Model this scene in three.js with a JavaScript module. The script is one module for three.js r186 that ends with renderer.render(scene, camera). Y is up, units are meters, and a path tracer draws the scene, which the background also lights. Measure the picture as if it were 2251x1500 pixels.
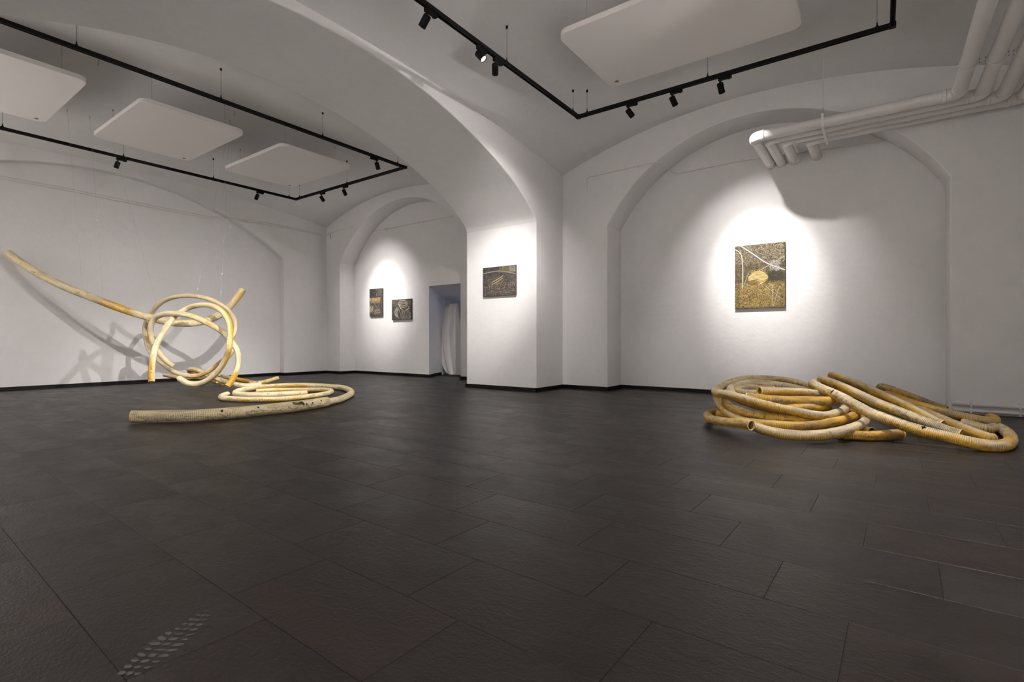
import * as THREE from 'three';
import { RoundedBoxGeometry } from 'three/addons/geometries/RoundedBoxGeometry.js';
import { mergeGeometries } from 'three/addons/utils/BufferGeometryUtils.js';
import { RectAreaLightUniformsLib } from 'three/addons/lights/RectAreaLightUniformsLib.js';
RectAreaLightUniformsLib.init();

// ---------------------------------------------------------------- camera, exposure, lights of the place
const scene = new THREE.Scene();
scene.background = new THREE.Color(0x000000);
const EYE = 0.734;
const camera = new THREE.PerspectiveCamera(67.73, 2251 / 1500, 0.05, 60);
camera.position.set(0, EYE, 0);
camera.rotation.y = THREE.MathUtils.degToRad(35.99);
camera.setViewOffset(2251, 1500, 0, 1.44, 2251, 1500);
const renderer = new THREE.WebGLRenderer();
renderer.toneMapping = THREE.LinearToneMapping;
renderer.toneMappingExposure = 1.0;
renderer.shadowMap.enabled = true;
const LAMP = 1.1;                                   // one dimmer for all the track spotlights
const LAMP_COLOR = new THREE.Color(1.0, 0.958, 0.932);
scene.add(camera);

// ---------------------------------------------------------------- helpers
const V = (x, y, z) => new THREE.Vector3(x, y, z);
const used = {};
function numbered(n) {
  const k = used[n] = (used[n] || 0) + 1;
  return k === 1 ? n : n + '_' + String(k - 1).padStart(3, '0');
}
function rng(seed) { let a = seed >>> 0; return () => { a = (a + 0x6D2B79F5) >>> 0; let t = a; t = Math.imul(t ^ (t >>> 15), t | 1); t ^= t + Math.imul(t ^ (t >>> 7), t | 61); return ((t ^ (t >>> 14)) >>> 0) / 4294967296; }; }
function shade(o) { o.castShadow = true; o.receiveShadow = true; return o; }
function thing(name, label, category, at = [0, 0, 0], group) {
  const o = new THREE.Group(); o.name = numbered(name); o.position.set(...at); scene.add(o);
  o.userData = { label, category }; if (group) o.userData.group = group;
  return o;
}
function part(name, geometry, material, parent, label) {
  const m = shade(new THREE.Mesh(geometry, material)); m.name = name; parent.add(m);
  if (label) m.userData.label = label;
  return m;
}
function struct(name, geometry, material, label) {
  const m = shade(new THREE.Mesh(geometry, material)); m.name = name; m.userData = { kind: 'structure' };
  if (label) m.userData.label = label;
  scene.add(m); return m;
}
function box(x0, x1, y0, y1, z0, z1) {
  const g = new THREE.BoxGeometry(x1 - x0, y1 - y0, z1 - z0); g.translate((x0 + x1) / 2, (y0 + y1) / 2, (z0 + z1) / 2);
  const p = g.attributes.position, n = g.attributes.normal, uv = g.attributes.uv;      // uv in metres
  for (let i = 0; i < p.count; i++) {
    const ax = Math.abs(n.getX(i)), ay = Math.abs(n.getY(i));
    if (ax > .5) uv.setXY(i, p.getZ(i), p.getY(i)); else if (ay > .5) uv.setXY(i, p.getX(i), p.getZ(i)); else uv.setXY(i, p.getX(i), p.getY(i));
  }
  return g;
}
function rod(a, b, r, seg = 10, caps = true) {
  const d = new THREE.Vector3().subVectors(b, a), g = new THREE.CylinderGeometry(r, r, d.length(), seg, 1, !caps);
  g.applyQuaternion(new THREE.Quaternion().setFromUnitVectors(V(0, 1, 0), d.clone().normalize()));
  g.translate((a.x + b.x) / 2, (a.y + b.y) / 2, (a.z + b.z) / 2); return g;
}
function along(g, at, dir) {                        // turns a y-axis geometry to dir and moves it
  g.applyQuaternion(new THREE.Quaternion().setFromUnitVectors(V(0, 1, 0), dir.clone().normalize())); g.translate(at.x, at.y, at.z); return g;
}
// tileable value noise
function lattice(n, seed) { const r = rng(seed), a = new Float32Array(n * n); for (let i = 0; i < a.length; i++) a[i] = r(); return a; }
function vnoise(L, n, x, y) {
  let xi = Math.floor(x), yi = Math.floor(y); let fx = x - xi, fy = y - yi; fx = fx * fx * (3 - 2 * fx); fy = fy * fy * (3 - 2 * fy);
  xi = ((xi % n) + n) % n; yi = ((yi % n) + n) % n; const x1 = (xi + 1) % n, y1 = (yi + 1) % n;
  return (L[yi * n + xi] * (1 - fx) + L[yi * n + x1] * fx) * (1 - fy) + (L[y1 * n + xi] * (1 - fx) + L[y1 * n + x1] * fx) * fy;
}
function field(size, layers) {                      // layers: [cells x, cells y, weight, seed]
  const out = new Float32Array(size * size);
  for (const [cx, cy, w, seed] of layers) {
    const n = Math.max(cx, cy), L = lattice(n, seed);
    // separate periods in x and y
    for (let j = 0; j < size; j++) for (let i = 0; i < size; i++) {
      const x = i / size * cx, y = j / size * cy;
      let xi = Math.floor(x), yi = Math.floor(y), fx = x - xi, fy = y - yi; fx = fx * fx * (3 - 2 * fx); fy = fy * fy * (3 - 2 * fy);
      const x1 = (xi + 1) % cx, y1 = (yi + 1) % cy;
      out[j * size + i] += w * ((L[yi * n + xi] * (1 - fx) + L[yi * n + x1] * fx) * (1 - fy) + (L[y1 * n + xi] * (1 - fx) + L[y1 * n + x1] * fx) * fy);
    }
  }
  return out;
}
function dataTex(size, f, srgb) {
  const d = new Uint8Array(size * size * 4);
  for (let k = 0; k < size * size; k++) { const c = f(k); d[k * 4] = c[0]; d[k * 4 + 1] = c[1]; d[k * 4 + 2] = c[2]; d[k * 4 + 3] = 255; }
  const t = new THREE.DataTexture(d, size, size); t.wrapS = t.wrapT = THREE.RepeatWrapping; t.magFilter = THREE.LinearFilter; t.minFilter = THREE.LinearFilter;
  if (srgb) t.colorSpace = THREE.SRGBColorSpace; t.needsUpdate = true; return t;
}
const cl = v => Math.max(0, Math.min(255, v));

// ---------------------------------------------------------------- materials
const plasterH = field(1024, [[6, 6, .42, 11], [14, 12, .25, 12], [30, 60, .14, 13], [110, 90, .10, 14], [300, 320, .05, 15]]);
const plasterBump = dataTex(1024, k => { const v = cl(plasterH[k] * 265); return [v, v, v]; });
plasterBump.repeat.set(1 / 2.6, 1 / 2.6);
const plasterC = field(512, [[5, 5, .5, 21], [40, 36, .3, 22], [160, 150, .2, 23]]);
const plasterMap = dataTex(512, k => { const v = (plasterC[k] - .5) * 9; return [cl(231 + v), cl(229 + v), cl(228 + v * 1.1)]; }, true);
plasterMap.repeat.set(1 / 3.1, 1 / 3.1);
const plaster = new THREE.MeshStandardMaterial({ map: plasterMap, bumpMap: plasterBump, bumpScale: 0.006, roughness: .92, side: THREE.DoubleSide });
const black = new THREE.MeshPhysicalMaterial({ color: 0x040404, roughness: .6, specularIntensity: .4 });
const skirting = new THREE.MeshPhysicalMaterial({ color: 0x070606, roughness: .5, specularIntensity: .5 });
const whitePaint = new THREE.MeshStandardMaterial({ color: 0xe2deda, roughness: .5 });
const boardMat = new THREE.MeshStandardMaterial({ color: 0xefeae6, roughness: .95 });
const steel = new THREE.MeshStandardMaterial({ color: 0x8d8780, roughness: .4, metalness: .8 });
const darkWire = new THREE.MeshStandardMaterial({ color: 0x2b2826, roughness: .5, metalness: .5 });
const lensOff = new THREE.MeshStandardMaterial({ color: 0x151414, roughness: .25 });
const lensOn = new THREE.MeshStandardMaterial({ color: 0xffffff, emissive: 0xfff4ea, emissiveIntensity: 14, roughness: .4 });

// floor tiles: stone-look vinyl
const fl = field(1024, [[4, 5, .34, 31], [9, 14, .26, 32], [26, 40, .2, 33], [90, 110, .12, 34], [360, 380, .08, 35]]);
const flr = field(1024, [[5, 6, .6, 36], [17, 24, .4, 37]]);
const tileMap = dataTex(1024, k => { const v = (fl[k] - .5) * 32, r = Math.max(0, flr[k] - .56) * 11; return [cl(29 + v + r), cl(24.5 + v), cl(23 + v - r * .2)]; }, true);
tileMap.repeat.set(1 / 1.7, 1 / 1.7);
const flb = field(1024, [[12, 30, .30, 41], [40, 90, .30, 42], [120, 200, .25, 43], [340, 420, .15, 44]]);
const tileBump = dataTex(1024, k => { let v = flb[k]; v = Math.abs(v - .5) * 2; v = cl(255 * Math.pow(Math.min(1, v * 2.2), .6)); return [v, v, v]; });
tileBump.repeat.set(1 / 1.3, 1 / 1.3);
const tileRough = dataTex(512, k => { const v = cl(104 + (fl[(k % 512) * 2 + Math.floor(k / 512) * 2 * 1024] - .5) * 70); return [v, v, v]; });
tileRough.repeat.set(1 / 1.7, 1 / 1.7);
const tileMats = [0xffffff, 0xefe9e6, 0xfff6ef, 0xe6e4e6].map(c => new THREE.MeshPhysicalMaterial({ specularIntensity: .68, color: c, map: tileMap, roughnessMap: tileRough, roughness: 1, bumpMap: tileBump, bumpScale: .0007 }));
const jointMat = new THREE.MeshStandardMaterial({ color: 0x1a1615, roughness: .8 });

// ---------------------------------------------------------------- the room
const Z_FACE = -6.8, Z_END = 1.1, X_LEFT = -10.1, X_RIGHT = 1.4, PIL_A = -5.28, PIL_B = -3.97, ZC = -2.85;
const seg = (d, half, rise) => { const R = (half * half + rise * rise) / (2 * rise); return Math.sqrt(Math.max(0, R * R - d * d)) - (R - rise); };
function vaultY(x, z) {
  const left = x < -4.6;
  const xc = left ? -7.69 : -1.31, hw = left ? 2.41 : 2.68, rx = left ? .46 : .51;
  return 3.26 + seg(Math.min(hw, Math.abs(x - xc)), hw, rx) + seg(Math.min(3.96, Math.abs(z - ZC)), 3.96, .32);
}
function vaultGeometry(x0, x1) {
  const nx = 70, nz = 90, z0 = Z_FACE - .1, z1 = Z_END + .1, pos = [], uv = [], idx = [];
  for (let top = 0; top < 2; top++) for (let j = 0; j <= nz; j++) for (let i = 0; i <= nx; i++) {
    const x = x0 + (x1 - x0) * i / nx, z = z0 + (z1 - z0) * j / nz; pos.push(x, top ? 4.45 : vaultY(x, z), z); uv.push(x, z);
  }
  const N = (nx + 1) * (nz + 1), at = (t, i, j) => t * N + j * (nx + 1) + i;
  for (let j = 0; j < nz; j++) for (let i = 0; i < nx; i++) {
    idx.push(at(0, i, j), at(0, i + 1, j), at(0, i, j + 1), at(0, i + 1, j), at(0, i + 1, j + 1), at(0, i, j + 1));
    idx.push(at(1, i, j), at(1, i, j + 1), at(1, i + 1, j), at(1, i + 1, j), at(1, i, j + 1), at(1, i + 1, j + 1));
  }
  const g = new THREE.BufferGeometry(); g.setAttribute('position', new THREE.Float32BufferAttribute(pos, 3)); g.setAttribute('uv', new THREE.Float32BufferAttribute(uv, 2)); g.setIndex(idx); g.computeVertexNormals(); return g;
}
struct('ceiling', vaultGeometry(X_LEFT - .2, PIL_A + .1), plaster);
struct('ceiling_001', vaultGeometry(PIL_B - .1, X_RIGHT + .2), plaster);

function archPath(path, a0, a1, spring, rise, n = 40) {          // opening from the floor with a segmental arch
  const c = (a0 + a1) / 2, h = (a1 - a0) / 2;
  path.moveTo(a0, -.02); path.lineTo(a1, -.02); path.lineTo(a1, spring);
  for (let k = 1; k < n; k++) { const d = h - 2 * h * k / n; path.lineTo(c + d, spring + seg(Math.abs(d), h, rise)); }
  path.lineTo(a0, spring); path.lineTo(a0, -.02); return path;
}
function wallShape(a0, a1, holes) {
  // floor-to-ceiling wall whose arched openings reach the floor
  const s = new THREE.Shape(); s.moveTo(a0, -.05);
  for (const [b0, b1, spring, rise] of holes) {
    s.lineTo(b0, -.05); s.lineTo(b0, spring); const c = (b0 + b1) / 2, h = (b1 - b0) / 2, n = 44;
    for (let k = 1; k < n; k++) { const d = -h + 2 * h * k / n; s.lineTo(c + d, spring + seg(Math.abs(d), h, rise)); }
    s.lineTo(b1, spring); s.lineTo(b1, -.05);
  }
  s.lineTo(a1, -.05); s.lineTo(a1, 4.45); s.lineTo(a0, 4.45); s.closePath(); return s;
}
const BEV = { bevelEnabled: true, bevelThickness: .012, bevelSize: .012, bevelOffset: -.012, bevelSegments: 3 };
// back wall: piers, two arched niches, niche backs, one doorway
const NICHE_L = [-9.6, -5.72], NICHE_R = [-3.225, .568];
{
  const g = new THREE.ExtrudeGeometry(wallShape(X_LEFT - .4, X_RIGHT + .4, [[NICHE_L[0], NICHE_L[1], 2.42, 1.1], [NICHE_R[0], NICHE_R[1], 2.40, 1.13]]), { depth: .5, ...BEV });
  g.translate(0, 0, Z_FACE - .512);
  struct('wall_back', g, plaster);
  const sl = new THREE.Shape(); sl.moveTo(NICHE_L[0] - .3, -.05); sl.lineTo(-7.27, -.05); sl.lineTo(-7.27, 1.81); sl.lineTo(-6.43, 1.81); sl.lineTo(-6.43, -.05); sl.lineTo(NICHE_L[1] + .3, -.05); sl.lineTo(NICHE_L[1] + .3, 3.8); sl.lineTo(NICHE_L[0] - .3, 3.8); sl.closePath();
  const gl = new THREE.ExtrudeGeometry(sl, { depth: .012, bevelEnabled: true, bevelThickness: .003, bevelSize: .003, bevelOffset: -.003, bevelSegments: 2 }); gl.translate(0, 0, -7.215);
  struct('wall_niche_left', gl, plaster);
  struct('wall_niche_right', box(NICHE_R[0] - .3, NICHE_R[1] + .3, -.05, 3.8, -7.5, -7.28), plaster);
}
// passage behind the doorway: splayed cheek, sloping soffit, back wall, right cheek
{
  const quad = (a, b, c, d, side = -1) => { const g = new THREE.BufferGeometry(); const t = .012; const n = new THREE.Vector3().crossVectors(V(...b).sub(V(...a)), V(...d).sub(V(...a))).normalize().multiplyScalar(t * side);
    const P = [a, b, c, d].map(p => V(...p)), Q = P.map(p => p.clone().add(n)); const all = [...P, ...Q]; const pos = []; all.forEach(p => pos.push(p.x, p.y, p.z));
    g.setAttribute('position', new THREE.Float32BufferAttribute(pos, 3)); g.setAttribute('uv', new THREE.Float32BufferAttribute([0, 0, 1, 0, 1, 2, 0, 2, 0, 0, 1, 0, 1, 2, 0, 2], 2));
    g.setIndex([0, 1, 2, 0, 2, 3, 4, 6, 5, 4, 7, 6, 0, 5, 1, 0, 4, 5, 1, 6, 2, 1, 5, 6, 2, 7, 3, 2, 6, 7, 3, 4, 0, 3, 7, 4]); const h = g.toNonIndexed(); h.computeVertexNormals(); return h; };
  struct('wall_passage_left', quad([-7.27, -.05, -7.21], [-7.95, -.05, -8.55], [-7.95, 2.0, -8.55], [-7.27, 2.0, -7.21]), plaster);
  struct('wall_passage_right', quad([-6.1, -.05, -8.55], [-6.43, -.05, -7.21], [-6.43, 2.0, -7.21], [-6.1, 2.0, -8.55]), plaster);
  struct('wall_passage_top', quad([-8.0, 1.56, -8.55], [-6.0, 1.56, -8.55], [-6.3, 1.815, -7.205], [-7.4, 1.815, -7.205]), plaster);
  // added pane and area light in the passage, unseen, standing in for cool daylight
  const pane = struct('added_window_1', box(-6.262, -6.25, 1.0, 1.45, -8.4, -7.95), new THREE.MeshStandardMaterial({ color: 0x222222, emissive: 0xc4d2fb, emissiveIntensity: 1.0 }));
  const day = new THREE.RectAreaLight(0xc4d2fb, .9, .45, .45); day.position.set(-6.27, 1.22, -8.17); day.lookAt(-8, 1.22, -8.17); day.name = 'daylight'; scene.add(day);  // added area light at the made-up pane, brightening the passage
  struct('wall_passage_back', box(-8.1, -6.0, -.05, 2.1, -8.65, -8.5), plaster);
}
// left wall with one wide blind arch
{
  const g = new THREE.ExtrudeGeometry(wallShape(-Z_END - .3, -Z_FACE + .3, [[-ZC - 2.955, -ZC + 2.955, 2.43, 1.04]]), { depth: .156, ...BEV });
  g.rotateY(Math.PI / 2); g.translate(X_LEFT - .168, 0, 0);
  struct('wall_left', g, plaster);
  struct('wall_left_recess', box(X_LEFT - .4, X_LEFT - .18, -.05, 4.45, Z_FACE - .2, Z_END + .2), plaster);
}
struct('wall_right', box(X_RIGHT, X_RIGHT + .25, -.05, 4.45, Z_FACE - .6, Z_END + .25), plaster);
struct('wall_front', box(X_LEFT - .4, X_RIGHT + .25, -.05, 4.45, Z_END, Z_END + .25), plaster);
// the transverse arch with its two pillars
const SOFFIT = [[3.2, 2.42], [3.17, 2.49], [3.08, 2.58], [2.9, 2.715], [2.7, 2.845], [2.45, 2.965], [2.2, 3.075], [1.9, 3.185], [1.5, 3.31], [1.1, 3.405], [.7, 3.465], [.35, 3.495], [0, 3.503]];
{
  const pts = []; const cv = new THREE.CatmullRomCurve3(SOFFIT.map(p => V(p[0], p[1], 0)), false, 'centripetal');
  const half = cv.getPoints(40);
  const s = new THREE.Shape(); const A = -ZC;                   // a = -z
  s.moveTo(-Z_END - .2, -.05); s.lineTo(A - 3.2, -.05);
  for (const p of half) s.lineTo(A - p.x, p.y);
  for (let k = half.length - 2; k >= 0; k--) s.lineTo(A + half[k].x, half[k].y);
  s.lineTo(A + 3.2, -.05); s.lineTo(-Z_FACE + .2, -.05); s.lineTo(-Z_FACE + .2, 4.45); s.lineTo(-Z_END - .2, 4.45); s.closePath();
  const g = new THREE.ExtrudeGeometry(s, { depth: PIL_B - PIL_A - .036, bevelEnabled: true, bevelThickness: .018, bevelSize: .018, bevelOffset: -.018, bevelSegments: 4 });
  g.rotateY(Math.PI / 2); g.translate(PIL_A + .018, 0, 0);
  struct('wall_middle', g, plaster);
}
// skirting boards
{
  const H = .055, T = .013;
  const runX = (x0, x1, z) => box(x0, x1, 0, H, z, z + T), runZ = (z0, z1, x, s = 1) => s > 0 ? box(x, x + T, 0, H, z0, z1) : box(x - T, x, 0, H, z0, z1);
  struct('baseboard_left', mergeGeometries([runZ(-5.805, .105, X_LEFT - .18), runZ(Z_FACE, -5.805, X_LEFT), runX(X_LEFT - .18, X_LEFT + T, -5.805 - T + .012)]), skirting);
  struct('baseboard_back', mergeGeometries([runX(X_LEFT, NICHE_L[0] + T, Z_FACE), runZ(-7.2, Z_FACE, NICHE_L[0]), runX(NICHE_L[0], -7.27, -7.2), runX(-6.43, NICHE_L[1], -7.2),
    runX(PIL_B, NICHE_R[0] + T, Z_FACE), runZ(-7.28, Z_FACE, NICHE_R[0]), runX(NICHE_R[0], .1, -7.28)]), skirting);
  struct('baseboard_pillar', mergeGeometries([runX(PIL_A - T, PIL_B + T, ZC - 3.2), runZ(Z_FACE, ZC - 3.2 + T, PIL_B), runZ(Z_FACE, ZC - 3.2 + T, PIL_A, -1)]), skirting);
  const jb = rod(V(-7.265, H / 2, -7.2), V(-7.62, H / 2, -7.9), .004); const g = new THREE.BoxGeometry(T, H, .8); g.rotateY(Math.atan2(.35, .7)); g.translate(-7.265 - .17 + .006, H / 2, -7.2 - .35);
  struct('baseboard_passage', g, skirting);
}

// ---------------------------------------------------------------- floor: stone-look tiles laid a third out of step
{
  const floor = struct('floor', box(X_LEFT - .4, X_RIGHT + .3, -.12, -.0035, -8.7, Z_END + .2), jointMat);
  const TL = .6096, TW = .3048, GAP = .0016, TH = .0035, SL = .026, PX = -1.0, PZ = -1.5;
  const geo = (u, v) => {
    const b = .0006, x = TL / 2 - GAP / 2, z = TW / 2 - GAP / 2, pos = [], uv = [], idx = [];
    const ring = (dx, y) => { for (const [sx, sz] of [[-1, -1], [1, -1], [1, 1], [-1, 1]]) { const px = sx * (x - dx), pz = sz * (z - dx); pos.push(px, y, pz); uv.push(u + px, v + pz); } };
    ring(b, 0); ring(0, -.0006); ring(0, -TH);
    idx.push(0, 2, 1, 0, 3, 2); for (let r = 0; r < 2; r++) for (let k = 0; k < 4; k++) { const a = r * 4 + k, c = r * 4 + (k + 1) % 4; idx.push(a, c, a + 4, c, c + 4, a + 4); }
    const g = new THREE.BufferGeometry(); g.setAttribute('position', new THREE.Float32BufferAttribute(pos, 3)); g.setAttribute('uv', new THREE.Float32BufferAttribute(uv, 2)); g.setIndex(idx);
    const h = g.toNonIndexed(); h.computeVertexNormals(); return h;
  };
  const r = rng(5), geos = []; for (let k = 0; k < 14; k++) geos.push(geo(r() * 20, r() * 20));
  const list = [], cs = Math.cos(SL), sn = Math.sin(SL);
  for (let k = -32; k <= 32; k++) for (let i = -22; i <= 22; i++) {
    const lx = -1.087 + .4064 * k - Math.round(.4064 * k / TL) * TL + (i + .5) * TL - PX, lz = -1.0 - TW * (k + .5) - PZ;
    const x = PX + lx * cs - lz * sn, z = PZ + lx * sn + lz * cs;
    if (x < X_LEFT - .5 || x > X_RIGHT + .3 || z > Z_END + .15 || z < -7.6) continue;
    if (z < -7.25 && (x < -7.9 || x > -5.9)) continue;
    const d = -x * .5877 - z * .809, s = x * .809 - z * .5877;       // ahead of and beside the lens
    const inView = d > .5 && Math.abs(s / d) < 1.12 && EYE / d < .74;
    list.push({ x, z, size: inView ? TL * TW / (d * d * d) : -1 / (1 + Math.hypot(x, z)), v: Math.floor(r() * 14), m: Math.floor(r() * 4), flip: r() < .5 });
  }
  list.sort((a, b) => b.size - a.size);
  const rest = [];
  list.forEach((t, n) => {
    const rot = -SL + (t.flip ? Math.PI : 0);
    if (n < 300) { const m = part('floor_tile', geos[t.v], tileMats[t.m], floor); m.position.set(t.x, 0, t.z); m.rotation.y = rot; }
    else { const g = geos[t.v].clone(); g.rotateY(rot); g.translate(t.x, 0, t.z); rest.push(g); }
  });
  const far = part('floor_tiles', mergeGeometries(rest), tileMats[0], floor); far.userData.kind = 'stuff';
}

// ---------------------------------------------------------------- lighting tracks
const TY = 3.48, TH2 = .019;
const hangers = { R: [[-3.012, -4.06], [-3.012, -5.40], [-2.89, -5.53], [-1.476, -5.53], [-.03, -5.53], [-3.012, -2.72], [-3.012, -1.4], [.079, -4.0], [.079, -1.4]], L: [[-6.114, -2.75], [-6.114, -4.06], [-6.114, -1.46], [-9.21, -1.45], [-9.21, -2.75], [-9.21, -4.02], [-9.21, -5.39], [-9.08, -5.527], [-7.6, -5.527], [-6.114, -5.38]] };
function track(label, x0, x1, z0, z1, hang) {
  const t = thing('lighting_track', label, 'light track', [(x0 + x1) / 2, TY, (z0 + z1) / 2]);
  const ox = -(x0 + x1) / 2, oz = -(z0 + z1) / 2, w = .019;
  const rail = (a, b, c, d) => {                                       // open channel: top, two cheeks, lips
    const lx = b - a, lz = d - c, alongX = lx > lz, gs = [];
    if (alongX) { gs.push(box(a, b, .013, .019, c, d), box(a, b, -.019, .014, c, c + .010), box(a, b, -.019, .014, d - .010, d)); }
    else { gs.push(box(a, b, .013, .019, c, d), box(a, a + .010, -.019, .014, c, d), box(b - .010, b, -.019, .014, c, d)); }
    const g = mergeGeometries(gs); g.translate(ox, 0, oz); part('rail', g, black, t);
  };
  rail(x0 - w, x1 + w, z0 - w, z0 + w); rail(x0 - w, x1 + w, z1 - w, z1 + w); rail(x0 - w, x0 + w, z0 + w, z1 - w); rail(x1 - w, x1 + w, z0 + w, z1 - w);
  for (const [x, z] of [[x0, z0], [x1, z0], [x0, z1], [x1, z1]]) { const g = new RoundedBoxGeometry(.052, .041, .052, 2, .002); g.translate(x + ox, 0, z + oz); part('corner_connector', g, black, t); }
  for (const [x, z] of hang) {
    const top = vaultY(x, z) - TY, h = new THREE.Group(); h.name = 'hanger'; h.position.set(x + ox, 0, z + oz); t.add(h);
    part('wire', rod(V(0, .05, 0), V(0, top, 0), .0016, 6), darkWire, h);
    const lp = [[.0, .019], [.012, .019], [.012, .034], [.006, .04], [.005, .062], [.0, .064]].map(p => new THREE.Vector2(p[0], p[1]));
    part('gripper', new THREE.LatheGeometry(lp, 12), black, h);
    part('ceiling_cap', new THREE.LatheGeometry([[0, top + .004], [.013, top + .004], [.011, top - .022], [0, top - .026]].map(p => new THREE.Vector2(p[0], p[1])), 12), black, h);
  }
  return t;
}
track('black rectangular light track hanging over the hose pile in the right bay', -3.012, .079, -5.53, -.17, hangers.R);
track('black rectangular light track hanging around the ceiling boards over the suspended hose knot', -9.21, -6.114, -5.527, -.17, hangers.L);

// ---------------------------------------------------------------- spotlights
function spotlight(label, x, z, axis, aim, cd, angle = .42, penumbra = 1) {
  const t = thing('track_spotlight', label, 'spotlight', [x, TY - TH2, z], 'black track spotlights');
  const ax = V(...axis);
  const b = new RoundedBoxGeometry(.13, .034, .032, 2, .003); b.rotateY(ax.x ? 0 : Math.PI / 2); b.translate(ax.x * .045, -.019, ax.z * .045);
  part('adapter', b, black, t);
  part('adapter_latch', (() => { const g = new RoundedBoxGeometry(.02, .006, .034, 2, .002); g.rotateY(ax.x ? 0 : Math.PI / 2); g.translate(ax.x * .085, -.037, ax.z * .085); return g; })(), black, t);
  part('neck', rod(V(0, -.03, 0), V(0, -.078, 0), .010, 12), black, t);
  const joint = V(0, -.078, 0), dir = V(...aim).sub(V(x, TY - TH2 - .1, z)).normalize();
  const yoke = new THREE.SphereGeometry(.014, 14, 10); yoke.translate(joint.x, joint.y, joint.z); part('joint', yoke, black, t);
  const prof = [[0, -.052], [.026, -.052], [.032, -.046], [.032, .05], [.0305, .052], [.028, .05], [.027, .034], [.0, .034]].map(p => new THREE.Vector2(p[0], p[1]));
  const c = joint.clone().add(dir.clone().multiplyScalar(.034));
  const head = part('head', along(new THREE.LatheGeometry(prof, 28), c, dir), black, t);
  const lens = new THREE.CylinderGeometry(.0265, .0265, .004, 24); part('lens', along(lens, c.clone().add(dir.clone().multiplyScalar(.038)), dir), cd ? lensOn : lensOff, head);
  if (cd) for (const [k, wide] of [[.78, .74], [.36, 1.25]]) {                // the reflector's beam and its spill
    const L = new THREE.SpotLight(LAMP_COLOR, cd * LAMP * k, 0, Math.min(1.2, angle * wide), penumbra, 2); L.position.copy(c.clone().add(dir.clone().multiplyScalar(.056)));
    L.castShadow = true; L.shadow.radius = .9; L.shadow.mapSize.set(1024, 1024); L.name = wide > 1 ? 'spill' : 'beam'; t.add(L);
    L.target.position.copy(L.position.clone().add(dir)); L.target.name = 'beam_target'; t.add(L.target);
  }
  return t;
}
spotlight('black track spotlight on the suspended knot rail closest to the picture top edge', -9.21, -2.68, [0, 0, -1], [-9.9, 1.2, -2.2], 0);
spotlight('black track spotlight in front of the left wall, next to the rail corner', -9.21, -4.78, [0, 0, -1], [-9.7, 1.0, -4.0], 0);
spotlight('black track spotlight aimed at the tall narrow picture, nearer the left wall', -8.37, -5.527, [1, 0, 0], [-8.6, 1.6, -7.2], 27, .48);
spotlight('black track spotlight above the square picture, second from the rail corner', -7.69, -5.527, [1, 0, 0], [-8.25, 1.4, -7.2], 8, .40);
spotlight('lone black track spotlight near the rail end beside the broad arch', -6.114, -4.97, [0, 0, 1], [-6.6, .6, -6.6], 0);
spotlight('black track spotlight tilted left, topmost in the picture', -3.012, -2.96, [0, 0, -1], [-6.5, .2, -3.1], 34, .42);
spotlight('black track spotlight showing its glowing white lens', -3.012, -3.62, [0, 0, -1], [-.2, .1, -4.2], 14, .34);
spotlight('black track spotlight hanging straight down right of the glowing one', -3.012, -3.87, [0, 0, -1], [-4.72, 1.5, -6.05], 40, .42);
spotlight('leftmost of the three black spotlights above the arched niche', -2.36, -5.53, [1, 0, 0], [-1.4, 1.6, -7.28], 0);
spotlight('middle of the three black spotlights above the arched niche', -1.85, -5.53, [1, 0, 0], [-1.3, 1.4, -7.28], 0);
spotlight('rightmost of the three black spotlights above the arched niche', -1.35, -5.53, [1, 0, 0], [-1.25, 1.6, -7.28], 37, .47);
// the rest of the same rails, beyond the picture's upper edge; all but the two knot lamps added for their light
spotlight('black track spotlight on the near end of the left rail, aimed at the knot', -3.012, -2.25, [0, 0, -1], [-8.3, .4, -3.5], 62, .38);
spotlight('black track spotlight beside the pipes aimed at the knot from afar', .079, -4.4, [0, 0, -1], [-8.3, .55, -3.6], 48, .46);
spotlight('added black track spotlight pointing straight down on the hose pile', .079, -4.75, [0, 0, 1], [-.2, 0, -4.5], 30, .42);  // added lamp out of view, mimicking light from above on the pile
spotlight('added black track spotlight near the camera washing the front wall', -1.5, -.17, [1, 0, 0], [-1.5, 1.6, 1.1], 92, .8);  // this and the next three: added unseen lamps raising the room ambient
spotlight('added black track spotlight beside the right wall, near end', .079, -1.3, [0, 0, 1], [1.4, 1.6, -1.6], 100, .8);
spotlight('added black track spotlight washing the front wall in the bay of the knot', -7.66, -.17, [1, 0, 0], [-7.66, 1.6, 1.1], 84, .8);
spotlight('added black track spotlight washing the near end of the left wall', -9.21, -.6, [0, 0, -1], [-10.28, 1.7, .1], 36, .7);

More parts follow.
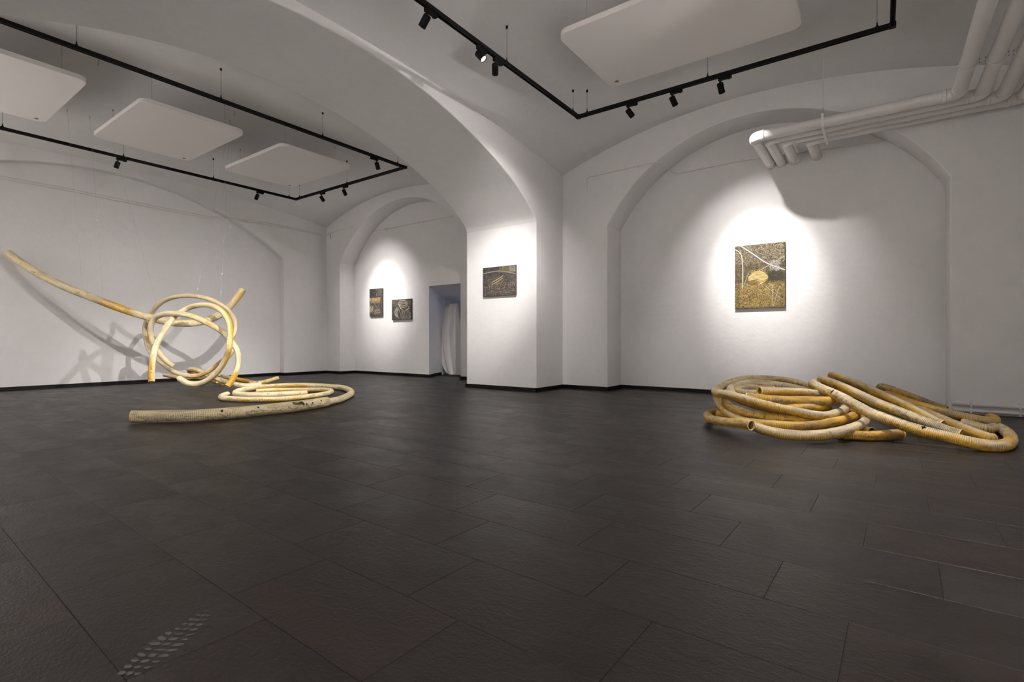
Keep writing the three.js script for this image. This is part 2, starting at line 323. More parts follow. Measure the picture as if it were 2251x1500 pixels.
// ---------------------------------------------------------------- corrugated drain hoses
const PATHS = {
  H1: [[-10.084, 1.980, -1.637], [-9.957, 1.818, -1.790], [-9.821, 1.676, -1.947], [-9.651, 1.533, -2.138], [-9.476, 1.414, -2.331], [-9.296, 1.304, -2.526], [-9.114, 1.192, -2.724], [-8.926, 1.099, -2.924], [-8.779, 1.038, -3.079], [-8.702, 1.008, -3.190], [-8.602, 0.994, -3.331], [-8.534, 1.009, -3.486], [-8.464, 1.065, -3.646], [-8.411, 1.147, -3.778], [-8.376, 1.259, -3.881], [-8.353, 1.389, -3.975], [-8.334, 1.555, -4.082]],
  H2: [[-7.751, 0.711, -3.578], [-7.738, 0.805, -3.649], [-7.760, 0.913, -3.696], [-7.774, 1.046, -3.685], [-7.837, 1.171, -3.639], [-7.923, 1.264, -3.559], [-8.031, 1.340, -3.460], [-8.168, 1.385, -3.337], [-8.422, 1.399, -3.247], [-8.670, 1.366, -3.158], [-8.926, 1.279, -3.109], [-9.105, 1.166, -3.089], [-9.179, 1.033, -3.036], [-9.144, 0.895, -2.999], [-9.077, 0.759, -2.993], [-8.974, 0.595, -2.999], [-8.856, 0.493, -3.030], [-8.692, 0.382, -3.080], [-8.572, 0.290, -3.145], [-8.454, 0.235, -3.211], [-8.329, 0.210, -3.282], [-8.221, 0.210, -3.360], [-8.123, 0.251, -3.432], [-8.024, 0.322, -3.504], [-7.914, 0.415, -3.561], [-7.806, 0.497, -3.619], [-7.738, 0.604, -3.649], [-7.737, 0.711, -3.675]],
  H3: [[-7.988, 0.203, -3.035], [-7.859, 0.145, -3.071], [-7.700, 0.126, -3.121], [-7.553, 0.158, -3.173], [-7.411, 0.233, -3.218], [-7.257, 0.358, -3.257], [-7.105, 0.510, -3.267], [-7.004, 0.649, -3.256], [-7.031, 0.768, -3.278], [-7.063, 0.875, -3.293], [-7.120, 0.995, -3.295], [-7.272, 1.107, -3.307], [-7.446, 1.185, -3.296], [-7.667, 1.233, -3.269], [-7.867, 1.230, -3.214], [-8.072, 1.186, -3.159], [-8.076, 1.094, -3.033], [-7.934, 0.972, -2.889], [-7.851, 0.862, -2.796], [-7.757, 0.748, -2.708], [-7.718, 0.648, -2.655], [-7.651, 0.525, -2.606], [-7.544, 0.362, -2.554], [-7.491, 0.208, -2.531]],
  H4: [[-8.394, 0.358, -3.111], [-8.426, 0.440, -3.030], [-8.446, 0.552, -2.950], [-8.487, 0.679, -2.891], [-8.487, 0.847, -2.858], [-8.451, 0.959, -2.852], [-8.381, 1.048, -2.874], [-8.222, 1.097, -2.903], [-8.030, 1.108, -2.943], [-7.855, 1.101, -3.009], [-7.737, 1.069, -3.094], [-7.645, 1.012, -3.191], [-7.554, 0.939, -3.289], [-7.482, 0.859, -3.374], [-7.434, 0.771, -3.438], [-7.372, 0.677, -3.483], [-7.333, 0.597, -3.511], [-7.317, 0.501, -3.523], [-7.321, 0.373, -3.520], [-7.314, 0.232, -3.465], [-7.330, 0.102, -3.389]],
  H5: [[-8.609, 0.082, -3.820], [-8.791, 0.146, -3.720], [-8.959, 0.203, -3.628], [-8.914, 0.242, -3.537], [-8.732, 0.279, -3.484], [-8.531, 0.264, -3.506], [-8.403, 0.189, -3.599], [-8.274, 0.131, -3.693], [-7.999, 0.071, -3.769], [-7.822, 0.048, -3.836], [-7.745, 0.048, -3.954], [-7.758, 0.057, -4.067]],
  H6: [[-9.342, 0.105, -4.215], [-9.031, 0.081, -4.255], [-8.638, 0.048, -4.294], [-8.140, 0.038, -4.223]],
  H7: [[-8.241, 0.036, -4.149], [-8.158, 0.051, -4.333], [-8.156, 0.077, -4.458], [-8.161, 0.104, -4.578]],
  H8: [[-9.921, 0.142, -3.547], [-9.704, 0.126, -3.581], [-9.424, 0.104, -3.661], [-9.284, 0.110, -3.762], [-9.182, 0.096, -3.837], [-8.946, 0.060, -3.884], [-8.643, 0.037, -3.919]],
  F1: [[-5.337, 0.064, -1.652], [-5.235, 0.056, -1.791], [-5.053, 0.056, -1.974], [-4.958, 0.056, -2.200], [-4.889, 0.056, -2.454], [-4.862, 0.056, -2.713], [-4.860, 0.056, -2.798], [-4.889, 0.056, -3.044], [-4.953, 0.056, -3.338]],
  F2: [[-4.952, 0.050, -3.304], [-5.044, 0.045, -3.470], [-5.159, 0.040, -3.653], [-5.396, 0.040, -3.933], [-5.682, 0.040, -4.202], [-6.017, 0.040, -4.416], [-6.345, 0.040, -4.554], [-6.652, 0.040, -4.591], [-7.062, 0.040, -4.511], [-7.404, 0.040, -4.263], [-7.457, 0.040, -3.970], [-7.332, 0.040, -3.666], [-7.110, 0.040, -3.425], [-6.899, 0.040, -3.283], [-6.643, 0.040, -3.212], [-6.397, 0.040, -3.317], [-6.253, 0.040, -3.508], [-6.174, 0.040, -3.745], [-6.139, 0.040, -3.841]],
  F3: [[-6.932, 0.033, -3.200], [-6.784, 0.033, -3.070], [-6.610, 0.033, -2.973], [-6.436, 0.033, -2.928], [-6.332, 0.033, -2.951], [-6.047, 0.033, -3.053], [-5.828, 0.033, -3.270], [-5.795, 0.033, -3.608], [-5.885, 0.033, -3.926], [-6.037, 0.033, -4.139], [-6.239, 0.033, -4.262], [-6.404, 0.033, -4.272], [-6.615, 0.033, -4.118], [-6.815, 0.033, -3.924], [-6.920, 0.033, -3.744], [-6.957, 0.033, -3.584]],
  P1: [[-0.432, 0.236, -5.309], [-0.469, 0.248, -5.406], [-0.555, 0.301, -5.426], [-0.652, 0.336, -5.439], [-0.802, 0.354, -5.449], [-0.938, 0.364, -5.350], [-1.029, 0.364, -5.284], [-1.094, 0.354, -5.097], [-1.154, 0.329, -4.909], [-1.174, 0.303, -4.709], [-1.160, 0.291, -4.595], [-1.119, 0.285, -4.501], [-1.050, 0.290, -4.428], [-0.941, 0.277, -4.381], [-0.821, 0.259, -4.323], [-0.719, 0.233, -4.335], [-0.619, 0.212, -4.346], [-0.528, 0.188, -4.406], [-0.437, 0.165, -4.465], [-0.357, 0.149, -4.586], [-0.293, 0.147, -4.793], [-0.257, 0.150, -5.004], [-0.251, 0.152, -5.194], [-0.284, 0.152, -5.355]],
  P2: [[-0.485, 0.256, -5.271], [-0.580, 0.279, -5.326], [-0.681, 0.305, -5.280], [-0.771, 0.319, -5.238], [-0.907, 0.332, -5.174], [-0.995, 0.335, -5.111], [-1.053, 0.328, -4.937], [-1.081, 0.307, -4.838], [-1.055, 0.295, -4.672], [-1.001, 0.272, -4.526], [-0.887, 0.238, -4.448], [-0.721, 0.199, -4.457], [-0.571, 0.181, -4.529]],
  P3: [[-0.794, 0.286, -5.134], [-0.905, 0.292, -5.052], [-0.969, 0.304, -4.958], [-1.019, 0.295, -4.884], [-1.009, 0.289, -4.730], [-0.961, 0.284, -4.641], [-0.894, 0.280, -4.665], [-0.801, 0.275, -4.733], [-0.676, 0.267, -4.823]],
  P4: [[-0.812, 0.315, -4.577], [-0.729, 0.311, -4.660], [-0.616, 0.306, -4.774], [-0.500, 0.294, -4.890], [-0.418, 0.273, -5.011]],
  P5: [[-0.904, 0.266, -4.534], [-0.754, 0.257, -4.545], [-0.614, 0.246, -4.659], [-0.525, 0.243, -4.732], [-0.410, 0.239, -4.825], [-0.346, 0.240, -4.877], [-0.325, 0.232, -5.079], [-0.346, 0.227, -5.249]],
  P6: [[-0.858, 0.203, -4.567], [-0.713, 0.183, -4.611], [-0.559, 0.185, -4.661], [-0.417, 0.185, -4.826], [-0.365, 0.174, -5.049]],
  P7: [[-1.068, 0.207, -4.600], [-0.986, 0.183, -4.413], [-0.843, 0.154, -4.331], [-0.721, 0.140, -4.346], [-0.602, 0.136, -4.358], [-0.495, 0.124, -4.461], [-0.388, 0.120, -4.563], [-0.304, 0.116, -4.847]],
  P8: [[-1.133, 0.095, -4.615], [-1.062, 0.101, -4.543], [-0.942, 0.101, -4.383], [-0.833, 0.094, -4.277], [-0.707, 0.094, -4.263], [-0.586, 0.097, -4.246], [-0.481, 0.093, -4.335], [-0.376, 0.101, -4.423], [-0.318, 0.104, -4.571], [-0.234, 0.108, -4.774], [-0.196, 0.107, -4.987], [-0.191, 0.103, -5.176], [-0.223, 0.099, -5.338], [-0.284, 0.096, -5.355]],
  P9: [[-1.203, 0.245, -4.874], [-1.200, 0.218, -4.814], [-1.166, 0.185, -4.715], [-1.097, 0.149, -4.580], [-0.991, 0.123, -4.409], [-0.877, 0.098, -4.282], [-0.776, 0.083, -4.195], [-0.670, 0.062, -4.158], [-0.569, 0.058, -4.123], [-0.461, 0.052, -4.157], [-0.356, 0.062, -4.190], [-0.329, 0.063, -4.227], [-0.231, 0.078, -4.355], [-0.153, 0.079, -4.647], [-0.113, 0.074, -4.960], [-0.108, 0.071, -5.236], [-0.136, 0.063, -5.611], [-0.189, 0.066, -5.919]],
  P10: [[-0.777, 0.103, -4.083], [-0.844, 0.104, -4.121], [-0.946, 0.092, -4.207], [-1.061, 0.080, -4.321], [-1.154, 0.073, -4.439], [-1.222, 0.074, -4.576], [-1.258, 0.070, -4.772], [-1.246, 0.064, -4.928], [-1.207, 0.054, -5.056]],
  P11: [[-0.261, 0.036, -4.482], [-0.166, 0.036, -4.490], [-0.096, 0.036, -4.516], [0.008, 0.039, -4.604], [0.078, 0.040, -4.691], [0.121, 0.040, -4.735]],
  P12: [[-0.167, 0.036, -4.847], [-0.106, 0.036, -4.768], [-0.054, 0.039, -4.707]],
  L1: [[-0.430, 0.270, -5.546], [-0.474, 0.320, -5.465], [-0.495, 0.345, -5.325], [-0.474, 0.345, -5.118], [-0.410, 0.330, -4.992], [-0.299, 0.293, -4.883], [-0.215, 0.258, -4.787], [-0.137, 0.220, -4.735], [-0.063, 0.184, -4.681], [0.043, 0.153, -4.604], [0.148, 0.120, -4.572], [0.257, 0.096, -4.537], [0.361, 0.078, -4.526], [0.462, 0.060, -4.513], [0.568, 0.036, -4.577], [0.634, 0.036, -4.613], [0.697, 0.036, -4.757], [0.743, 0.036, -4.989], [0.770, 0.036, -5.342], [0.756, 0.036, -5.616], [0.701, 0.044, -5.761]],
  L2: [[-0.379, 0.283, -5.867], [-0.432, 0.340, -5.767], [-0.454, 0.365, -5.602], [-0.397, 0.364, -5.397], [-0.279, 0.329, -5.261], [-0.147, 0.283, -5.084], [-0.029, 0.231, -5.032], [0.083, 0.189, -4.979], [0.190, 0.148, -4.945], [0.291, 0.110, -4.908], [0.389, 0.075, -4.873], [0.462, 0.057, -4.846]],
  L3: [[-0.304, 0.312, -6.157], [-0.361, 0.363, -6.066], [-0.390, 0.388, -5.896], [-0.325, 0.384, -5.696], [-0.205, 0.348, -5.561], [-0.074, 0.293, -5.490], [0.050, 0.238, -5.413], [0.128, 0.206, -5.328], [0.201, 0.174, -5.238], [0.303, 0.125, -5.102], [0.373, 0.089, -5.066]],
  L4: [[0.093, 0.188, -6.494], [0.032, 0.244, -6.389], [-0.001, 0.269, -6.241], [0.057, 0.263, -6.122], [0.146, 0.231, -6.101], [0.278, 0.177, -6.099], [0.393, 0.129, -6.094], [0.477, 0.100, -6.057]],
  L5: [[0.044, 0.226, -5.902], [0.159, 0.205, -5.615], [0.247, 0.181, -5.541], [0.351, 0.161, -5.446], [0.434, 0.141, -5.431], [0.553, 0.117, -5.407], [0.661, 0.091, -5.485], [0.720, 0.081, -5.565], [0.763, 0.075, -5.770], [0.767, 0.067, -5.995]],
  L6: [[0.245, 0.156, -5.554], [0.324, 0.127, -5.364], [0.398, 0.103, -5.233], [0.484, 0.075, -5.110], [0.561, 0.054, -4.956], [0.619, 0.039, -4.899], [0.638, 0.036, -4.912]],
  L7: [[0.530, 0.077, -5.390], [0.586, 0.063, -5.345], [0.649, 0.050, -5.316], [0.694, 0.047, -5.386], [0.729, 0.039, -5.597]],
};
const N3 = (() => {                                  // plain value noise in three dimensions
  const n = 32, r = rng(77), L = new Float32Array(n * n * n); for (let i = 0; i < L.length; i++) L[i] = r();
  const g = (x, y, z) => L[((x & 31) * n + (y & 31)) * n + (z & 31)];
  return (x, y, z) => {
    const xi = Math.floor(x), yi = Math.floor(y), zi = Math.floor(z); let a = x - xi, b = y - yi, c = z - zi; a = a * a * (3 - 2 * a); b = b * b * (3 - 2 * b); c = c * c * (3 - 2 * c);
    const m = (p, q, t) => p + (q - p) * t;
    return m(m(m(g(xi, yi, zi), g(xi + 1, yi, zi), a), m(g(xi, yi + 1, zi), g(xi + 1, yi + 1, zi), a), b), m(m(g(xi, yi, zi + 1), g(xi + 1, yi, zi + 1), a), m(g(xi, yi + 1, zi + 1), g(xi + 1, yi + 1, zi + 1), a), b), c);
  };
})();
const lin = h => { const c = new THREE.Color(h); return [c.r, c.g, c.b]; };
const AMBER = lin(0xd3a32c), OCHRE = lin(0xbb9138), CREAM = lin(0xf1e0b6), DUST = lin(0xac9c80), DIRT_SHADE = lin(0x4a3519), DEEP = lin(0xba9230), DEEPER = lin(0x9a7430);
const hoseMat = new THREE.MeshStandardMaterial({ vertexColors: true, roughness: .58, side: THREE.DoubleSide });
const smooth = (a, b, x) => { const t = Math.max(0, Math.min(1, (x - a) / (b - a))); return t * t * (3 - 2 * t); };
const mix3 = (p, q, t) => [p[0] + (q[0] - p[0]) * t, p[1] + (q[1] - p[1]) * t, p[2] + (q[2] - p[2]) * t];
let hoseSeed = 0;
function hose(key, radius, label, group, o = {}) {
  const pts = PATHS[key].map(p => V(...p)), seed = ++hoseSeed * 7.31;
  const bx = new THREE.Box3().setFromPoints(pts), base = V((bx.min.x + bx.max.x) / 2, Math.max(0, bx.min.y - radius), (bx.min.z + bx.max.z) / 2);
  pts.forEach(p => p.sub(base));
  const t = thing('corrugated_hose', label, 'hose', base.toArray(), group);
  const cv = new THREE.CatmullRomCurve3(pts, false, 'centripetal'); cv.arcLengthDivisions = 800;
  const len = cv.getLength(), pitch = o.pitch || .0115, amp = o.amp || .0028, n = Math.max(12, Math.round(len / pitch) * 4), S = o.seg || 18;
  const P = cv.getSpacedPoints(n), T = P.map((p, i) => new THREE.Vector3().subVectors(P[Math.min(n, i + 1)], P[Math.max(0, i - 1)]).normalize());
  let N = V(0, 1, 0).addScaledVector(T[0], -T[0].y).normalize();
  const pos = [], col = [], uv = [], idx = []; const bleach = o.bleach ?? .5, side = o.side ?? .35, dirt = o.dirt ?? .35, amb = o.amber || [];
  for (let i = 0; i <= n; i++) {
    N.addScaledVector(T[i], -N.dot(T[i])).normalize(); const B = new THREE.Vector3().crossVectors(T[i], N);
    const s = i / n * len, f = i / n;
    const plain = (o.sleeves || []).some(q => s > q[0] && s < q[1]);   // smooth joining sleeves
    for (let k = 0; k <= S; k++) {
      const a = k / S * Math.PI * 2, ca = Math.cos(a), sa = Math.sin(a);
      const dent = (N3(s * 4 + seed, ca * 1.2 + 5, sa * 1.2 + 9) - .5) * .10;
      const R = radius * (1 + dent) - (plain ? -.0015 : [0, 0, .35, 1][i % 4] * amp);
      const d = N.clone().multiplyScalar(ca).addScaledVector(B, sa);
      pos.push(P[i].x + d.x * R, P[i].y + d.y * R, P[i].z + d.z * R); uv.push(k / S, s);
      // weathering: a bleached flank with some lit-top tone painted in, ochre patches, soil specks
      const big = N3(s * 1.7 + seed, ca * .8 + 3, sa * .8 + 7), mid = N3(s * 9 + seed, ca * 2.2 + 3, sa * 2.2 + 17), fine = N3(s * 120 + seed, ca * 6 + 3, sa * 6 + 17);
      let m = bleach + (big - .5) * 1.1 + (mid - .5) * .5 + (fine - .5) * .25 + side * Math.cos(a + (big - .5) * 1.5);
      for (const [f0, f1] of amb) m -= .62 * smooth(f0 - .03, f0 + .03, f) * (1 - smooth(f1 - .03, f1 + .03, f)) * (.6 + .6 * mid);
      m = smooth(.3, .72, m);
      let c = mix3(mix3(o.deep ? DEEP : AMBER, o.deep ? DEEPER : OCHRE, smooth(.45, .75, mid)), mix3(CREAM, DUST, Math.min(1, (o.dust ?? .3) + smooth(.5, .8, mid) * .4)), m);
      const speck = smooth(.62, .8, N3(s * 52 + seed, ca * 6 + 31, sa * 6 + 3) * .6 + N3(s * 5 + seed, ca * 1.6 + 11, sa * 1.6 + 2) * .4 + dirt * .28 - .1 + (o.soil ? .16 * Math.cos(a - o.soil) + .1 * (fine - .5) : 0));
      c = mix3(c, DIRT_SHADE, speck * .55);
      if (!plain && i % 4 > 2) c = mix3(c, DIRT_SHADE, (o.groove ?? (o.deep ? .85 : .45)) * smooth(.25, .7, N3(s * 11 + seed, ca * 1.8 + 21, sa * 1.8 + 12) + (mid - .5) * .5) * (.5 + (o.dirt ?? .35)));   // soil in the ribs plus groove shade painted in so ribs read
      col.push(c[0], c[1], c[2]);
    }
  }
  const hole = (i, k) => (o.holes || []).some(h => { const f = i / n, a = k / S * 360; const q = Math.hypot((f - h[0]) / h[2], (((a - h[1] + 540) % 360) - 180) / h[3]); return q < .65 + .75 * N3(i * .23 + seed, k * .8, 3); });
  for (let i = 0; i < n; i++) for (let k = 0; k < S; k++) {
    if (hole(i, k)) continue;
    const a = i * (S + 1) + k, b = a + S + 1; idx.push(a, b, a + 1, b, b + 1, a + 1);
  }
  const g = new THREE.BufferGeometry(); g.setAttribute('position', new THREE.Float32BufferAttribute(pos, 3)); g.setAttribute('color', new THREE.Float32BufferAttribute(col, 3)); g.setAttribute('uv', new THREE.Float32BufferAttribute(uv, 2)); g.setIndex(idx); g.computeVertexNormals();
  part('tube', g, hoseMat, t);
  for (const e of [0, n]) {                                            // cut rims with wall thickness
    const r0 = radius + .0004, r1 = radius - .0045, q = [[r1, -.012], [r1, .001], [r0, .001], [r0, -.001], [r1 + .001, -.012]].map(p => new THREE.Vector2(...p));
    const lg = new THREE.LatheGeometry(q, S); const cc = mix3(AMBER, CREAM, .35), ca = new Float32Array(lg.attributes.position.count * 3); for (let i = 0; i < ca.length; i += 3) { ca[i] = cc[0]; ca[i + 1] = cc[1]; ca[i + 2] = cc[2]; }
    lg.setAttribute('color', new THREE.BufferAttribute(ca, 3));
    part('cut_end', along(lg, P[e], e ? T[n] : T[0].clone().negate()), hoseMat, t);
  }
  return t;
}
const KNOT = 'hoses of the suspended knot', FLOORC = 'hoses of the floor coil', PILE = 'hoses heaped in the coil pile', LEAN = 'hoses leaning on the coil pile';
const pale = { bleach: .84, side: .25, dust: .12, dirt: .08 };
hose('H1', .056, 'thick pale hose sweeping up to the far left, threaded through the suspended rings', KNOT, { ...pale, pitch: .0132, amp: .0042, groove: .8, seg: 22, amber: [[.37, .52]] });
hose('H2', .033, 'thin outer ring hose at the back of the suspended knot', KNOT, { ...pale, bleach: .8, dust: .35, amber: [[.78, .93]] });
hose('H3', .038, 'white front ring hose whose yellow cut end hangs down lowest on the left', KNOT, { ...pale, amber: [[.92, 1.02]] });
hose('H4', .039, 'white hose crossing over the thick one and curling down on the right', KNOT, { ...pale, amber: [[.93, 1.02]] });
hose('H5', .038, 'white hose with a hairpin bend lying on the floor below the knot', KNOT, { ...pale, bleach: .85 });
hose('H6', .034, 'short brownish hose lying behind the white hairpin hose', KNOT, { ...pale, bleach: .5, dust: .5 });
hose('H7', .034, 'short hose tilted up with its open round end showing, beyond the floor coil', KNOT, { ...pale, bleach: .42 });
hose('H8', .034, 'hose with a torn end lying on the floor under the suspended rings', KNOT, { ...pale, bleach: .5, dust: .5, dirt: .6 });
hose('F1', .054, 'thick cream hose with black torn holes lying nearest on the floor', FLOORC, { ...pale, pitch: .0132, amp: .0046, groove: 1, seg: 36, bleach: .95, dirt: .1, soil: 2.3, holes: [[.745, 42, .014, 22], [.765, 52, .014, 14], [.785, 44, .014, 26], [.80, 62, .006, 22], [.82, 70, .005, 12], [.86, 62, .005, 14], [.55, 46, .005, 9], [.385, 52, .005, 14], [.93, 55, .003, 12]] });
hose('F2', .038, 'pale hose making the wide outer loop of the floor coil', FLOORC, { ...pale, bleach: .95, dirt: .2 });
hose('F3', .031, 'thin yellow-shaded hose making the inner loop of the floor coil', FLOORC, { ...pale, bleach: .7, dirt: .2 });
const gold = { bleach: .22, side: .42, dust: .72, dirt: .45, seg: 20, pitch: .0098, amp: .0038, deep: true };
hose('P1', .0365, 'topmost big loop of the yellow hose pile with a kinked left bend', PILE, { ...gold, bleach: .45 });
hose('P2', .0365, 'second loop just inside the topmost one of the yellow pile', PILE, { ...gold, bleach: .5 });
hose('P3', .0365, 'small inner bend near the top of the yellow pile', PILE, gold);
hose('P4', .0365, 'hose with an open round end on top of the yellow pile', PILE, { ...gold, bleach: .42 });
hose('P5', .0365, 'bright amber hose just below the open-ended one in the pile', PILE, { ...gold, bleach: .1, side: .2 });
hose('P6', .0365, 'short shaded amber hose tucked in the middle of the pile', PILE, { ...gold, bleach: .05, side: .2 });
hose('P7', .0365, 'soiled dark amber hose running across the middle front of the pile', PILE, { ...gold, bleach: .05, dirt: .8 });
hose('P8', .0365, 'amber hose in the second layer from the floor, bending at the pile right side', PILE, { ...gold, bleach: .08, dirt: .6 });
hose('P9', .0365, 'lowest front hose of the pile, rising steeply at its left', PILE, { ...gold, bleach: .38 });
hose('P10', .0365, 'amber hose with a cut end sticking out at the pile lower left', PILE, { ...gold, bleach: .2 });
hose('P11', .0365, 'dark amber hose lying on the floor between pile and leaning hoses', PILE, { ...gold, bleach: -.05, dirt: .7 });
hose('P12', .0365, 'shaded stub of hose behind the floor hose at the pile right end', PILE, { ...gold, bleach: -.05, dirt: .8 });
hose('L1', .039, 'lowest of the leaning hoses, bending round on the floor at far right', LEAN, { ...gold, bleach: .48, holes: [[.245, 40, .003, 40], [.47, 20, .004, 24]] });
hose('L2', .039, 'middle one of the three leaning hoses with upper bends side by side', LEAN, { ...gold, bleach: .42, amber: [[0, .2]] });
hose('L3', .039, 'highest of the leaning hoses, farthest from the floor', LEAN, { ...gold, bleach: .38 });
hose('L4', .039, 'rear soiled hose with a notch near its upper end', LEAN, { ...gold, bleach: .25, dirt: .8, holes: [[.3, 10, .012, 40]] });
hose('L5', .039, 'amber hose with a round bend pointing right, on top of the lower ends', LEAN, { ...gold, bleach: .25 });
hose('L6', .039, 'dark amber hose ending inside the far right floor loop', LEAN, { ...gold, bleach: .1 });
hose('L7', .039, 'short dusty stub under the round bend at far right', LEAN, { ...gold, bleach: .45 });

// ---------------------------------------------------------------- nylon lines holding the knot
{
  const nylon = new THREE.MeshPhysicalMaterial({ color: 0xf2f2f2, roughness: .2, transmission: .55, thickness: 0, ior: 1.5 });
  const crimpMat = new THREE.MeshStandardMaterial({ color: 0xfff6e6, roughness: .25, metalness: .3 });
  const line = (label, a, b, beads) => {
    const A = V(...a), B = V(...b); A.y = vaultY(A.x, A.z) - .01;
    const t = thing('suspension_line', label, 'nylon line', b, 'nylon lines of the suspended knot'); const D = A.clone().sub(B);
    part('line', rod(V(0, 0, 0), D, .0007, 5), nylon, t);
    for (const f of beads) { const c = D.clone().multiplyScalar(f), u = D.clone().normalize().multiplyScalar(.014); part('crimp', rod(c.clone().sub(u), c.clone().add(u), .0034, 8), crimpMat, t); }
    const hk = new THREE.TorusGeometry(.016, .0022, 6, 14, Math.PI * 1.4); hk.translate(D.x, D.y - .012, D.z); part('hook', hk, steel, t);
  };
  const on = (k, i, dy) => { const p = PATHS[k][i]; return [p[0], p[1] + dy, p[2]]; };
  line('nylon line carrying the thick hose by its yellow patch', [-9.02, 0, -2.3], on('H1', 5, .05), [.06, .26, .44]);
  line('nylon line carrying the thick hose left of its yellow patch', [-9.0, 0, -2.05], on('H1', 4, .05), [.3, .5]);
  line('nylon line slanting to the left flank of the suspended rings', [-9.05, 0, -2.5], on('H1', 8, .05), [.5, .66]);
  line('nylon line tied to the crown of the outer ring', [-7.85, 0, -3.66], on('H2', 7, .03), [.03, .1, .3, .42]);
  line('nylon line tied to the outer ring right of its crown', [-8.05, 0, -3.75], on('H2', 5, .03), [.06, .16, .34, .5]);
  line('nylon line tied to the thick hose near its raised right end', [-8.2, 0, -3.85], on('H1', 14, .05), [.25, .45, .62]);
  line('nylon line tied to the thick hose at its lowest dip', [-7.95, 0, -3.72], on('H1', 12, .05), [.55, .8]);
}
// two bare screw hooks in the vault
for (const [x, z, label] of [[-7.42, -1.97, 'bare screw hook in the vault between the first two ceiling boards'], [-7.5, -3.56, 'bare screw hook in the vault between the second and third ceiling boards']]) {
  const y = vaultY(x, z), t = thing('screw_hook', label, 'hook', [x, y, z]);
  part('shank', rod(V(0, .01, 0), V(0, -.03, 0), .003, 8), steel, t);
  const g = new THREE.TorusGeometry(.016, .003, 8, 18, Math.PI * 1.35); g.rotateZ(-Math.PI * .85); g.translate(0, -.045, 0); part('bend', g, steel, t);
}

// ---------------------------------------------------------------- acoustic ceiling boards
function board(label, x0, x1, z0, z1) {
  const y = 3.575, t = thing('ceiling_board', label, 'acoustic panel', [(x0 + x1) / 2, y, (z0 + z1) / 2], 'white acoustic boards under the vaults');
  const w = (x1 - x0) / 2, d = (z1 - z0) / 2, r = .11, s = new THREE.Shape();
  s.moveTo(-w + r, -d); s.lineTo(w - r, -d); s.absarc(w - r, -d + r, r, -Math.PI / 2, 0); s.lineTo(w, d - r); s.absarc(w - r, d - r, r, 0, Math.PI / 2); s.lineTo(-w + r, d); s.absarc(-w + r, d - r, r, Math.PI / 2, Math.PI); s.lineTo(-w, -d + r); s.absarc(-w + r, -d + r, r, Math.PI, Math.PI * 1.5);
  const g = new THREE.ExtrudeGeometry(s, { depth: .044, bevelEnabled: true, bevelThickness: .004, bevelSize: .004, bevelOffset: -.004, bevelSegments: 2, curveSegments: 10 }); g.rotateX(-Math.PI / 2); g.translate(0, .004, 0);
  part('panel', g, boardMat, t);
  for (const [sx, sz] of [[-1, -1], [1, -1], [-1, 1], [1, 1]]) {
    const px = sx * (w - .22), pz = sz * (d - .18), top = vaultY((x0 + x1) / 2 + px, (z0 + z1) / 2 + pz) - y;
    const h = new THREE.Group(); h.name = 'hanger'; h.position.set(px, 0, pz); t.add(h);
    part('wire', rod(V(0, .04, 0), V(0, top, 0), .0013, 6), steel, h);
    part('ceiling_cap', rod(V(0, top - .028, 0), V(0, top + .004, 0), .006, 10), steel, h);
  }
  const disc = new THREE.CylinderGeometry(.022, .022, .004, 20); disc.translate(-w + .11, -.001, -d + .10); part('disc_tag', disc, steel, t);
}
board('white rounded ceiling board in the bay over the hose pile', -2.455, -.575, -5.285, -4.085);
board('white ceiling board farthest away, near the back wall niche with the doorway', -8.88, -7.06, -5.24, -4.02);
board('middle white ceiling board in the row of three left of the broad arch', -8.9, -7.08, -3.51, -2.29);
board('white ceiling board cut off by the left picture edge', -8.86, -7.05, -1.79, -.57);

